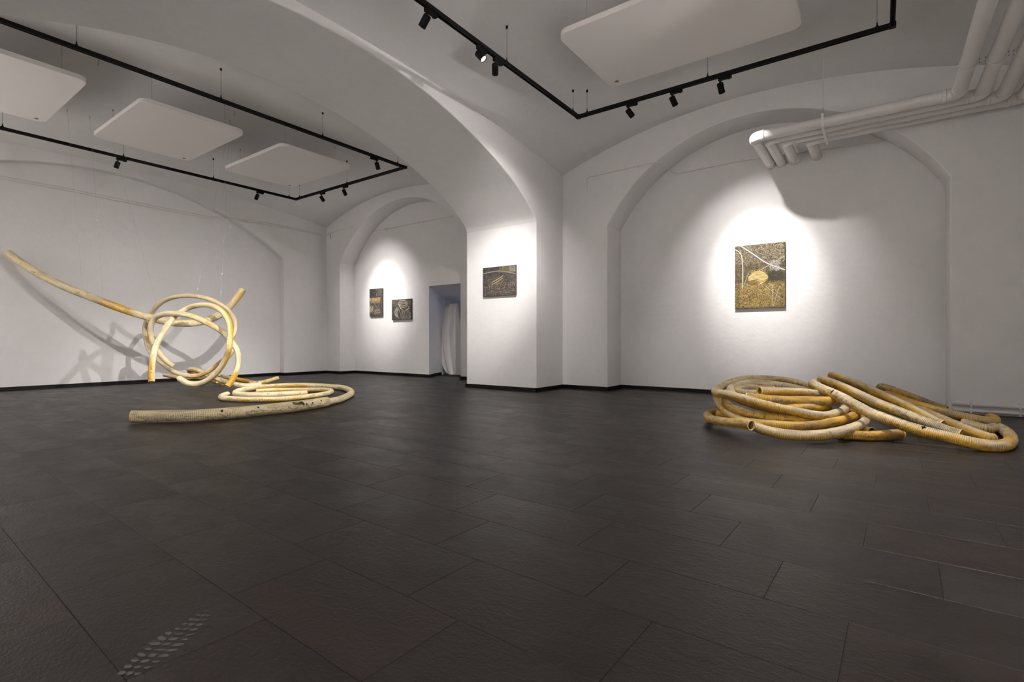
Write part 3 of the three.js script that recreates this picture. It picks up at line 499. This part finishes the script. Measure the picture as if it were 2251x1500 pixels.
// ---------------------------------------------------------------- drain pipes along the back wall
{
  const r = .055, Yp = 3.0, zs = [-6.18, -6.33, -6.48, -6.63], xl = [-1.152, -1.03, -.885, -.645], xr = [.576, .748, .912, 1.075];
  const names = ['front white drain pipe with its corner lit bright', 'second white drain pipe from the front', 'third white drain pipe from the front', 'rear white drain pipe closest to the wall'];
  const collar = (c, d, rr = r + .006, l = .03) => along(new THREE.LatheGeometry([[r - .004, -l / 2], [rr - .002, -l / 2], [rr, -l / 2 + .004], [rr, l / 2 - .004], [rr - .002, l / 2], [r - .004, l / 2]].map(p => new THREE.Vector2(...p)), 30), c, d);
  const elbow = (a, b, c) => { const cv = new THREE.QuadraticBezierCurve3(a, b, c); return new THREE.TubeGeometry(cv, 16, r + .003, 30, false); };
  for (let i = 0; i < 4; i++) {
    const t = thing('drain_pipe', names[i], 'pipe', [xl[i], Yp, zs[i]], 'white drain pipes'); const L = xr[i] - xl[i], e = .085, zw = -7.28 - zs[i], zn = .9 - zs[i];
    part('run', rod(V(e, 0, 0), V(L - e, 0, 0), r, 30, false), whitePaint, t);
    part('wall_branch', rod(V(0, 0, -e), V(0, 0, zw), r, 30, false), whitePaint, t);
    part('ceiling_run', rod(V(L, 0, e), V(L, 0, zn), r, 30, false), whitePaint, t);
    part('elbow', elbow(V(e, 0, 0), V(0, 0, 0), V(0, 0, -e)), whitePaint, t);
    part('elbow', elbow(V(L - e, 0, 0), V(L, 0, 0), V(L, 0, e)), whitePaint, t);
    part('collar', collar(V(e + .01, 0, 0), V(1, 0, 0)), whitePaint, t);
    part('collar', collar(V(0, 0, -e - .01), V(0, 0, 1)), whitePaint, t);
    part('collar', collar(V(L - e - .02, 0, 0), V(1, 0, 0)), whitePaint, t);
    part('collar', collar(V(L, 0, e + .02), V(0, 0, 1)), whitePaint, t);
    if (i % 2 === 0) part('collar', collar(V(0, 0, zw + .12), V(0, 0, 1)), whitePaint, t);
    if (i === 1 || i === 2) part('collar', collar(V(L * .55 + i * .06, 0, 0), V(1, 0, 0)), whitePaint, t);
    const cz = -5.56 - zs[i], ring = new THREE.TorusGeometry(r + .004, .005, 8, 30); ring.translate(L, 0, cz); const cg = new THREE.Group(); cg.name = 'clamp'; t.add(cg); part('ring', ring, whitePaint, cg);
    for (const s of [-1, 1]) { part('lug', box(L + s * (r + .008) - .008, L + s * (r + .008) + .008, -.008, .008, cz - .006, cz + .006), whitePaint, cg); part('bolt', rod(V(L + s * (r + .013), -.014, cz), V(L + s * (r + .013), .022, cz), .003, 8), steel, cg); }
  }
  const h = thing('pipe_hanger', 'white strap hanger holding the four drain pipes from the vault', 'pipe hanger', [-.49, Yp, -6.18]);
  const topY = vaultY(-.49, -6.27) - Yp;
  part('strap', mergeGeometries([box(-.012, .012, -.066, -.060, -.52, .06), box(-.012, .012, -.066, .075, .058, .063), box(-.012, .012, -.066, .07, -.525, -.52)]), whitePaint, h);
  part('threaded_rod', rod(V(0, .1, .03), V(0, topY, -.06), .004, 8), whitePaint, h);
  part('turnbuckle', mergeGeometries([box(-.006, -.003, .06, .14, .024, .036), box(.003, .006, .06, .14, .024, .036), box(-.012, .012, .05, .062, .018, .062)]), steel, h);
  part('ceiling_plate', box(-.04, .04, topY - .012, topY + .004, -.075, -.045), whitePaint, h);
}
// two thin heating pipes along the foot of the right pier
for (const [y, rr, label] of [[.098, .021, 'upper white heating pipe along the wall foot at far right'], [.036, .018, 'lower white heating pipe along the wall foot at far right']]) {
  const t = thing('heating_pipe', label, 'pipe', [.6, y, -6.765]);
  part('run', rod(V(-.02, 0, 0), V(.8, 0, 0), rr, 16), whitePaint, t);
  for (const x of [.12, .47]) part('bracket', mergeGeometries([box(x - .008, x + .008, -rr - .006, rr + .008, -.03, rr + .003), box(x - .003, x + .003, -rr - .012, rr + .016, -.01, -.002)]), whitePaint, t);
}

// ---------------------------------------------------------------- cables clipped to the walls
function cable(label, pts, r = .007, clips = []) {
  const P = pts.map(p => V(...p)), base = P[0].clone(); P.forEach(p => p.sub(base));
  const t = thing('wall_cable', label, 'cable', base.toArray());
  const cv = new THREE.CurvePath(); for (let i = 0; i < P.length - 1; i++) cv.add(new THREE.LineCurve3(P[i], P[i + 1]));
  const sm = new THREE.CatmullRomCurve3(P.flatMap((p, i) => i === 0 || i === P.length - 1 ? [p] : [p.clone().lerp(P[i - 1], Math.min(.45, .04 / p.distanceTo(P[i - 1]))), p.clone().lerp(P[i + 1], Math.min(.45, .04 / p.distanceTo(P[i + 1])))]), false, 'catmullrom', .1);
  part('sheath', new THREE.TubeGeometry(sm, 160, r, 8, false), whitePaint, t);
  for (const [x, y, z] of clips) part('clip', box(x - base.x - .006, x - base.x + .006, y - base.y - .018, y - base.y + .018, z - base.z - .012, z - base.z + .012), whitePaint, t);
}
cable('white cable dropping and running right over the arched niche with the large picture', [[-3.553, 2.96, -6.79], [-3.553, 3.165, -6.79], [-2.62, 3.175, -6.79], [-2.48, 3.185, -6.79], [-2.42, 3.14, -6.9], [-2.40, 3.13, -7.27], [-2.3, 3.12, -7.27], [-1.5, 3.125, -7.27], [.35, 3.02, -7.27]], .0085, [[-3.4, 3.166, -6.79], [-2.75, 3.173, -6.79], [-2.0, 3.122, -7.27], [-1.5, 3.125, -7.27], [-.3, 3.06, -7.27]]);
cable('upper white cable along the left wall', [[-10.09, 3.105, -6.66], [-10.09, 3.125, -5.9], [-10.09, 3.12, -5.3], [-10.09, 3.08, -4.5], [-10.26, 3.07, -4.42], [-10.26, 3.09, -3.1], [-10.26, 3.105, -2.4], [-10.26, 3.10, 0]], .007, [[-10.09, 3.12, -5.9], [-10.26, 3.075, -4.0], [-10.26, 3.1, -2.6]]);
cable('lower white cable along the left wall', [[-10.09, 3.075, -6.66], [-10.09, 3.09, -5.9], [-10.09, 3.08, -5.3], [-10.09, 3.035, -4.5], [-10.26, 3.03, -4.42], [-10.26, 3.05, -3.1], [-10.26, 3.07, -2.4], [-10.26, 3.065, 0]], .007);
cable('white cable across the niche with the doorway', [[-10.09, 3.09, -6.79], [-9.94, 3.11, -6.79], [-9.69, 3.155, -6.79], [-9.1, 3.165, -6.79], [-9.06, 3.12, -6.9], [-8.95, 3.11, -7.19], [-8.75, 3.105, -7.19], [-7.56, 3.115, -7.19], [-6.6, 3.11, -7.19]], .008, [[-9.69, 3.155, -6.79], [-8.55, 3.106, -7.19], [-7.56, 3.115, -7.19], [-6.65, 3.11, -7.19]]);
{
  const t = thing('junction_box', 'small white junction box in the corner left of the doorway niche', 'junction box', [-9.93, 3.14, -6.785]);
  const g = new RoundedBoxGeometry(.05, .08, .035, 2, .004); part('housing', g, whitePaint, t); part('tail', rod(V(0, -.04, 0), V(.005, -.14, -.008), .004, 8), darkWire, t);
}

// ---------------------------------------------------------------- pictures
function canvasTex(w, h, draw) { const c = document.createElement('canvas'); c.width = w; c.height = h; const x = c.getContext('2d'); draw(x, w, h); const t = new THREE.CanvasTexture(c); t.colorSpace = THREE.SRGBColorSpace; t.anisotropy = 4; return t; }
let PG = 1;                                                            // how light a picture's palette is laid on
const tone = h => '#' + [1, 3, 5].map(i => Math.round(255 * Math.pow(parseInt(h.slice(i, i + 2), 16) / 255, PG)).toString(16).padStart(2, '0')).join('');
function strokes(x, r, n, w, h, cols, len, wid, x0 = 0, y0 = 0, x1 = w, y1 = h, dirA = null, spread = Math.PI) {
  for (let i = 0; i < n; i++) {
    const px = x0 + r() * (x1 - x0), py = y0 + r() * (y1 - y0), a = dirA === null ? r() * 6.283 : dirA + (r() - .5) * spread, l = len * (.4 + r());
    x.strokeStyle = tone(cols[Math.floor(r() * cols.length)]); x.lineWidth = wid * (.4 + r()); x.globalAlpha = .55 + r() * .45; x.beginPath(); x.moveTo(px, py);
    x.quadraticCurveTo(px + Math.cos(a) * l * .5 + (r() - .5) * l * .5, py + Math.sin(a) * l * .5 + (r() - .5) * l * .5, px + Math.cos(a) * l, py + Math.sin(a) * l); x.stroke();
  }
  x.globalAlpha = 1;
}
function curve(x, col, wid, p) { x.strokeStyle = tone(col); x.lineWidth = wid; x.lineCap = 'round'; x.lineJoin = 'round'; x.beginPath(); x.moveTo(p[0], p[1]); for (let i = 2; i < p.length - 2; i += 2) x.quadraticCurveTo(p[i], p[i + 1], (p[i] + p[i + 2]) / 2, (p[i + 1] + p[i + 3]) / 2); x.lineTo(p[p.length - 2], p[p.length - 1]); x.stroke(); }
function picture(label, x0, x1, y0, y1, zw, tex) {
  const w = x1 - x0, h = y1 - y0, D = .032, t = thing('picture', label, 'picture', [(x0 + x1) / 2, y0, zw]);
  const side = new THREE.MeshStandardMaterial({ color: 0x4a423c, roughness: .8 });
  const edge = part('stretcher', (() => { const g = new RoundedBoxGeometry(w, h, D - .004, 2, .003); g.translate(0, h / 2, D / 2 + .004); return g; })(), side, t);
  const front = new THREE.BoxGeometry(w - .002, h - .002, .003); front.translate(0, h / 2, D + .0045);
  part('canvas', front, new THREE.MeshStandardMaterial({ map: tex, roughness: .75 }), t);
}
// dry undergrowth: many thin crossing stalks from dark to light
function thicket(x, r, w, h, n, cols, len, wid, box = [0, 0, 1, 1], dirA = null, spread = Math.PI) { strokes(x, r, n, w, h, cols, len, wid, box[0] * w, box[1] * h, box[2] * w, box[3] * h, dirA, spread); }
function branch(x, r, p, wid, dark, mid, light) {                      // a twig painted in three passes with knots
  curve(x, dark, wid * 1.35, p); curve(x, mid, wid, p); const q = p.map((v, i) => v - (i % 2 ? wid * .22 : wid * .1)); curve(x, light, wid * .35, q);
  for (let k = 0; k < 12; k++) { const i = 2 * Math.floor(r() * (p.length / 2 - 1)), t = r(), px = p[i] + (p[i + 2] - p[i]) * t, py = p[i + 1] + (p[i + 3] - p[i + 1]) * t; x.globalAlpha = .5; x.fillStyle = dark; x.beginPath(); x.ellipse(px, py, wid * .3, wid * .18, r() * 3, 0, 7); x.fill(); x.globalAlpha = 1; }
}
PG = .86;
const big = canvasTex(720, 1020, (x, w, h) => {
  const r = rng(101); x.fillStyle = '#2c2618'; x.fillRect(0, 0, w, h);
  thicket(x, r, w, h, 5200, ['#2a2418', '#3d3320', '#4d4028', '#5c5038', '#332c20', '#6a5a34'], 34, 5);
  thicket(x, r, w, h, 3400, ['#6b5626', '#7d6630', '#54492f', '#8a7038', '#3a3122', '#6f6a56'], 26, 3);
  thicket(x, r, w, h, 1300, ['#8a7f70', '#a09888', '#6c6558', '#b0a898'], 18, 3, [0, 0, 1, .3]);
  thicket(x, r, w, h, 2600, ['#96772a', '#a88636', '#7c6224', '#b89848', '#4a3c1c'], 24, 3, [0, .6, 1, 1]);
  thicket(x, r, w, h, 900, ['#b8964a', '#c8aa64', '#9c7c34'], 20, 2.4, [.1, .62, .8, .98]);
  thicket(x, r, w, h, 500, ['#221c12', '#2c2416', '#1c170f'], 30, 6, [.66, .44, .96, .58]);
  thicket(x, r, w, h, 260, ['#7c7874', '#5e5b58', '#97928c'], 26, 6, [.7, .26, .9, .42], 1.2, 1);
  branch(x, r, [w * .12, 0, w * .35, h * .13, w * .62, h * .3, w * .82, h * .37, w * 1.02, h * .44], 17, '#4a4238', '#9a938a', '#cfc9c0');
  branch(x, r, [0, h * .05, w * .12, h * .09, w * .16, h * .25, w * .165, h * .45, w * .16, h * .68], 15, '#4a4030', '#98907f', '#cbc4b4');
  branch(x, r, [w, h * .22, w * .8, h * .29, w * .55, h * .4, w * .34, h * .46], 8, '#3e3626', '#8d8574', '#c0b9a8'); branch(x, r, [w * .28, h * .45, w * .22, h * .55, w * .2, h * .62], 8, '#3e3626', '#948a72', '#bdb296');
  x.fillStyle = '#6e5218'; x.beginPath(); x.ellipse(w * .48, h * .53, w * .2, h * .115, 0, 0, 7); x.fill();
  for (let k = 0; k < 11; k++) { const y = h * (.428 + k * .0195), s = Math.sin((k + 1.8) / 13 * Math.PI), c = w * (.47 + (k > 6 ? .05 : 0)), hw = w * .195 * s * (k > 6 ? .62 : 1); for (const [dy, lw, col] of [[9, .015, '#7a5a1c'], [3, .011, '#b99a58'], [0, .006, '#dccb9c']]) { x.lineCap = 'round'; x.strokeStyle = col; x.lineWidth = h * lw; x.beginPath(); x.moveTo(c - hw, y + 10 + dy); x.quadraticCurveTo(c, y - 18 + dy, c + hw, y + 2 + dy); x.stroke(); } }
  thicket(x, r, w, h, 160, ['#3a2f18', '#5c4a22', '#8a6c2a'], 20, 5, [.3, .57, .5, .62]); thicket(x, r, w, h, 120, ['#b08c3a', '#6b5422'], 22, 3, [.32, .4, .62, .46]);
  branch(x, r, [w * .62, h * .66, w * .74, h * .74, w * .92, h * .86], 6, '#4c4230', '#a39a88', '#d0c9ba'); branch(x, r, [w * .75, h * .64, w * .76, h * .85, w * .77, h * .98], 6, '#4c4230', '#a39a88', '#cfc7b6'); branch(x, r, [w * .9, h * .67, w * .84, h * .8, w * .78, h * .98], 6, '#4c4230', '#9a917e', '#c8c0ae'); branch(x, r, [w * .45, h * .7, w * .6, h * .76, w * .74, h * .83], 6, '#4c4028', '#8c7c54', '#b8a678');
  thicket(x, r, w, h, 900, ['#a8842e', '#3a2f18', '#c0a060', '#6e5820'], 18, 2, [0, .72, 1, 1]);
});
picture('large upright picture of a ribbed shell shape among yellow moss and white twigs', -1.581, -.985, 1.155, 1.987, -7.28, big);
PG = .7;
const wide = canvasTex(760, 560, (x, w, h) => {
  const r = rng(202); x.fillStyle = '#1d1916'; x.fillRect(0, 0, w, h);
  thicket(x, r, w, h, 3600, ['#2a2521', '#38322d', '#1a1613', '#463f39', '#2f2820'], 40, 5);
  thicket(x, r, w, h, 260, ['#5a4e22', '#6d6028', '#4a421e'], 30, 6, [.5, 0, .98, .2], .35, .5); thicket(x, r, w, h, 200, ['#7d7974', '#5f5b56'], 34, 3, [.82, 0, 1, .2], 1.57, .4);
  branch(x, r, [0, h * .2, w * .3, h * .15, w * .6, h * .16, w, h * .3], 18, '#2a2622', '#57514b', '#8a847c');
  for (const [p, q] of [[.5, '#6e5c2c'], [.58, '#6a5424']]) branch(x, r, [w * .28, h * (p + .03), w * .45, h * (p - .05), w * .62, h * (p - .17)], 20, '#2c2416', q, '#b8a870');
  thicket(x, r, w, h, 420, ['#5e5852', '#77706a', '#4a443e', '#8a837c'], 60, 2, [0, .28, 1, 1]);
  thicket(x, r, w, h, 240, ['#8a6a2c', '#9a7e44', '#6e4e1c', '#a89c84'], 16, 4, [.15, .55, 1, 1]);
  for (let k = 0; k < 26; k++) { const a = r() * w, b = h * (.35 + r() * .6), d = r() * 6.28, l = 60 + r() * 120; branch(x, r, [a, b, a + Math.cos(d) * l * .5 + 12 * r(), b + Math.sin(d) * l * .5, a + Math.cos(d) * l, b + Math.sin(d) * l], 2.2, '#2a2520', '#78716a', '#aaa49c'); }
  thicket(x, r, w, h, 700, ['#1c1815', '#2c2722', '#5a534c'], 22, 2);
});
picture('wide dark undergrowth picture hanging on the pillar face', -4.915, -4.303, 1.398, 1.836, ZC - 3.2, wide);
const tall = canvasTex(420, 600, (x, w, h) => {
  const r = rng(303); x.fillStyle = '#1f1b19'; x.fillRect(0, 0, w, h);
  thicket(x, r, w, h, 1600, ['#2b2725', '#3a3533', '#1c1918', '#474240'], 26, 4);
  thicket(x, r, w, h, 300, ['#5f5b57', '#7a756e', '#6e6030'], 22, 2.5, [.5, 0, 1, .28]); branch(x, r, [w * .6, 0, w * .8, h * .12, w, h * .22], 7, '#171412', '#2c2724', '#5a534c');
  thicket(x, r, w, h, 900, ['#a08544', '#8a6e30', '#b49a5c', '#6e5626'], 18, 3, [0, .315, .86, .43], 1.5, .7); thicket(x, r, w, h, 260, ['#8a7034', '#5e4c24', '#a48a4c'], 20, 3, [.1, .43, .86, .5], 1.5, 1);
  thicket(x, r, w, h, 420, ['#5c564f', '#7c746a', '#3e3832', '#8e8678'], 30, 3, [0, .46, 1, 1]); thicket(x, r, w, h, 130, ['#97783a', '#a8976c', '#98928a'], 22, 7, [0, .62, .3, .85]); thicket(x, r, w, h, 200, ['#a4946a', '#8c7c50', '#7a6430'], 22, 4, [.35, .74, .85, .92]);
  branch(x, r, [w * .3, h * .45, w * .45, h * .6, w * .62, h * .7], 7, '#3c3220', '#8a7a52', '#b4a478'); branch(x, r, [w * .93, h * .1, w * .95, h * .5, w * .92, h], 14, '#171412', '#332c27', '#5c534a');
  thicket(x, r, w, h, 300, ['#1b1816', '#28231f'], 22, 3, [0, .5, 1, 1]);
});
picture('small tall picture with a yellow band across its middle', -9.05, -8.63, 1.255, 1.852, -7.2, tall);
const square = canvasTex(600, 440, (x, w, h) => {
  const r = rng(404); x.fillStyle = '#26211d'; x.fillRect(0, 0, w, h);
  thicket(x, r, w, h, 2000, ['#38322d', '#484139', '#221d19', '#5a5249', '#2e2823'], 30, 4); thicket(x, r, w, h, 400, ['#7a6a38', '#877a58', '#665f56'], 20, 3, [0, 0, 1, .3]);
  for (let k = 0; k < 6; k++) branch(x, r, [w * (.26 + k * .02), h * (.36 + k * .03), w * (.1 + k * .03), h * .6, w * (.18 + k * .03), h * .8, w * (.4 - k * .01), h * .92], 7, '#3a342e', k % 2 ? '#918b83' : '#6b655d', '#b4aea6');
  const loop = (cx, cy, a, b, e) => { for (const [lw, col, d] of [[15, '#4a3f2c', 3], [12, e, 0], [4, '#d6d0c6', -3]]) { x.strokeStyle = col; x.lineWidth = lw; x.beginPath(); x.ellipse(w * cx, h * cy + d, w * a, h * b, 0, 0, 7); x.stroke(); } };
  loop(.58, .25, .2, .1, '#8a6a28'); loop(.58, .2, .22, .13, '#a8a29a'); loop(.6, .31, .2, .1, '#9a948c');
  branch(x, r, [w * .36, h * .24, w * .42, h * .4, w * .55, h * .52], 14, '#4a443c', '#a8a299', '#d8d3cb'); branch(x, r, [w * .88, h * .36, w * .92, h * .46, w * .72, h * .54], 13, '#4a443c', '#a39c92', '#d2ccc2'); branch(x, r, [w * .34, h * .4, w * .45, h * .7, w * .54, h], 10, '#332b1e', '#7c6640', '#a8946a');
  thicket(x, r, w, h, 260, ['#8d877f', '#655e55', '#a49d94'], 46, 2.4, [.5, .5, 1, 1], 1.57, 1); thicket(x, r, w, h, 500, ['#221d19', '#4c453d', '#3a332c'], 20, 2);
});
picture('small picture of looped hoses beside the doorway', -8.325, -7.735, 1.16, 1.585, -7.2, square);

// ---------------------------------------------------------------- cloth hanging in the passage
{
  const cloth = new THREE.MeshPhysicalMaterial({ color: 0xd9d4d2, roughness: .95, side: THREE.DoubleSide, sheen: .3 });
  const t = thing('curtain', 'thin white cloth gathered at the top and hanging in the doorway', 'curtain', [-7.4, 0, -7.95]);
  const drape = (name, left, right, z, k) => {
    const ny = 60, nx = 26, pos = [], uv = [], idx = []; const L = new THREE.CatmullRomCurve3(left.map(p => V(p[0] + 7.4, p[1], 0))), Rr = new THREE.CatmullRomCurve3(right.map(p => V(p[0] + 7.4, p[1], 0)));
    for (let j = 0; j <= ny; j++) { const a = L.getPoint(j / ny), b = Rr.getPoint(j / ny); for (let i = 0; i <= nx; i++) { const f = i / nx, q = j / ny; pos.push(a.x + (b.x - a.x) * f, a.y + (b.y - a.y) * f, z + .018 * Math.sin(f * k + q * 2.2) * (.3 + q) + .012 * Math.sin(f * k * 2.7 + q * 5) * q * q); uv.push(f, q); } }
    for (let j = 0; j < ny; j++) for (let i = 0; i < nx; i++) { const a = j * (nx + 1) + i; idx.push(a, a + nx + 1, a + 1, a + 1, a + nx + 1, a + nx + 2); }
    const g = new THREE.BufferGeometry(); g.setAttribute('position', new THREE.Float32BufferAttribute(pos, 3)); g.setAttribute('uv', new THREE.Float32BufferAttribute(uv, 2)); g.setIndex(idx); g.computeVertexNormals(); part(name, g, cloth, t);
  };
  drape('rear_drape', [[-7.49, 1.69], [-7.535, 1.5], [-7.62, 1.16], [-7.665, .72], [-7.65, .25], [-7.53, .05], [-7.45, .012]], [[-7.46, 1.69], [-7.42, 1.5], [-7.3, 1.16], [-7.15, .72], [-7.05, .25], [-6.98, .05], [-6.95, .012]], -.03, 9);
  drape('front_drape', [[-7.40, 1.5], [-7.48, 1.25], [-7.57, .83], [-7.53, .5], [-7.46, .2], [-7.40, .012]], [[-7.17, 1.51], [-7.12, 1.25], [-7.0, .83], [-6.95, .5], [-6.9, .2], [-6.88, .012]], .02, 12);
  part('cord', rod(V(-.075, 1.69, -.03), V(-.07, 1.74, -.05), .008, 8), darkWire, t);
}

// ---------------------------------------------------------------- dusty shoe prints on the floor
{
  const dust = new THREE.MeshStandardMaterial({ color: 0x3d3734, roughness: .75 });
  const print = (label, x, z, turn, seed, heel) => {
    const r = rng(seed), gs = [];
    for (let i = 0; i < 13; i++) for (let s = -1; s <= 1; s++) {
      const v = -.13 + i * .0215; if (heel && v > -.045 && v < -.005) continue; if (r() < .12) continue;
      const w = .045 * Math.sqrt(Math.max(.08, 1 - Math.pow((v - .01) / .15, 2))) * (v < -.03 ? .78 : 1);
      const g = new THREE.CylinderGeometry(.5, .5, .0004, 7); g.scale(w * .62 * (.7 + r() * .5), 1, .0125 * (.6 + r() * .6)); g.rotateY((r() - .5) * .5 + s * .22); g.translate(s * w * .66, 0, v); gs.push(g);
    }
    const t = thing('shoe_print', label, 'shoe print', [x, .0008, z]); t.rotation.y = turn; const m = part('dust_marks', mergeGeometries(gs), dust, t); m.userData.kind = 'stuff';
  };
  print('dusty shoe print in the middle foreground', -1.675, -1.195, .72, 9, true);
  print('dusty shoe print near the lower left picture edge', -1.405, -.52, .55, 10, false);
}
// scrap of leaf litter on the tiles
renderer.render(scene, camera);
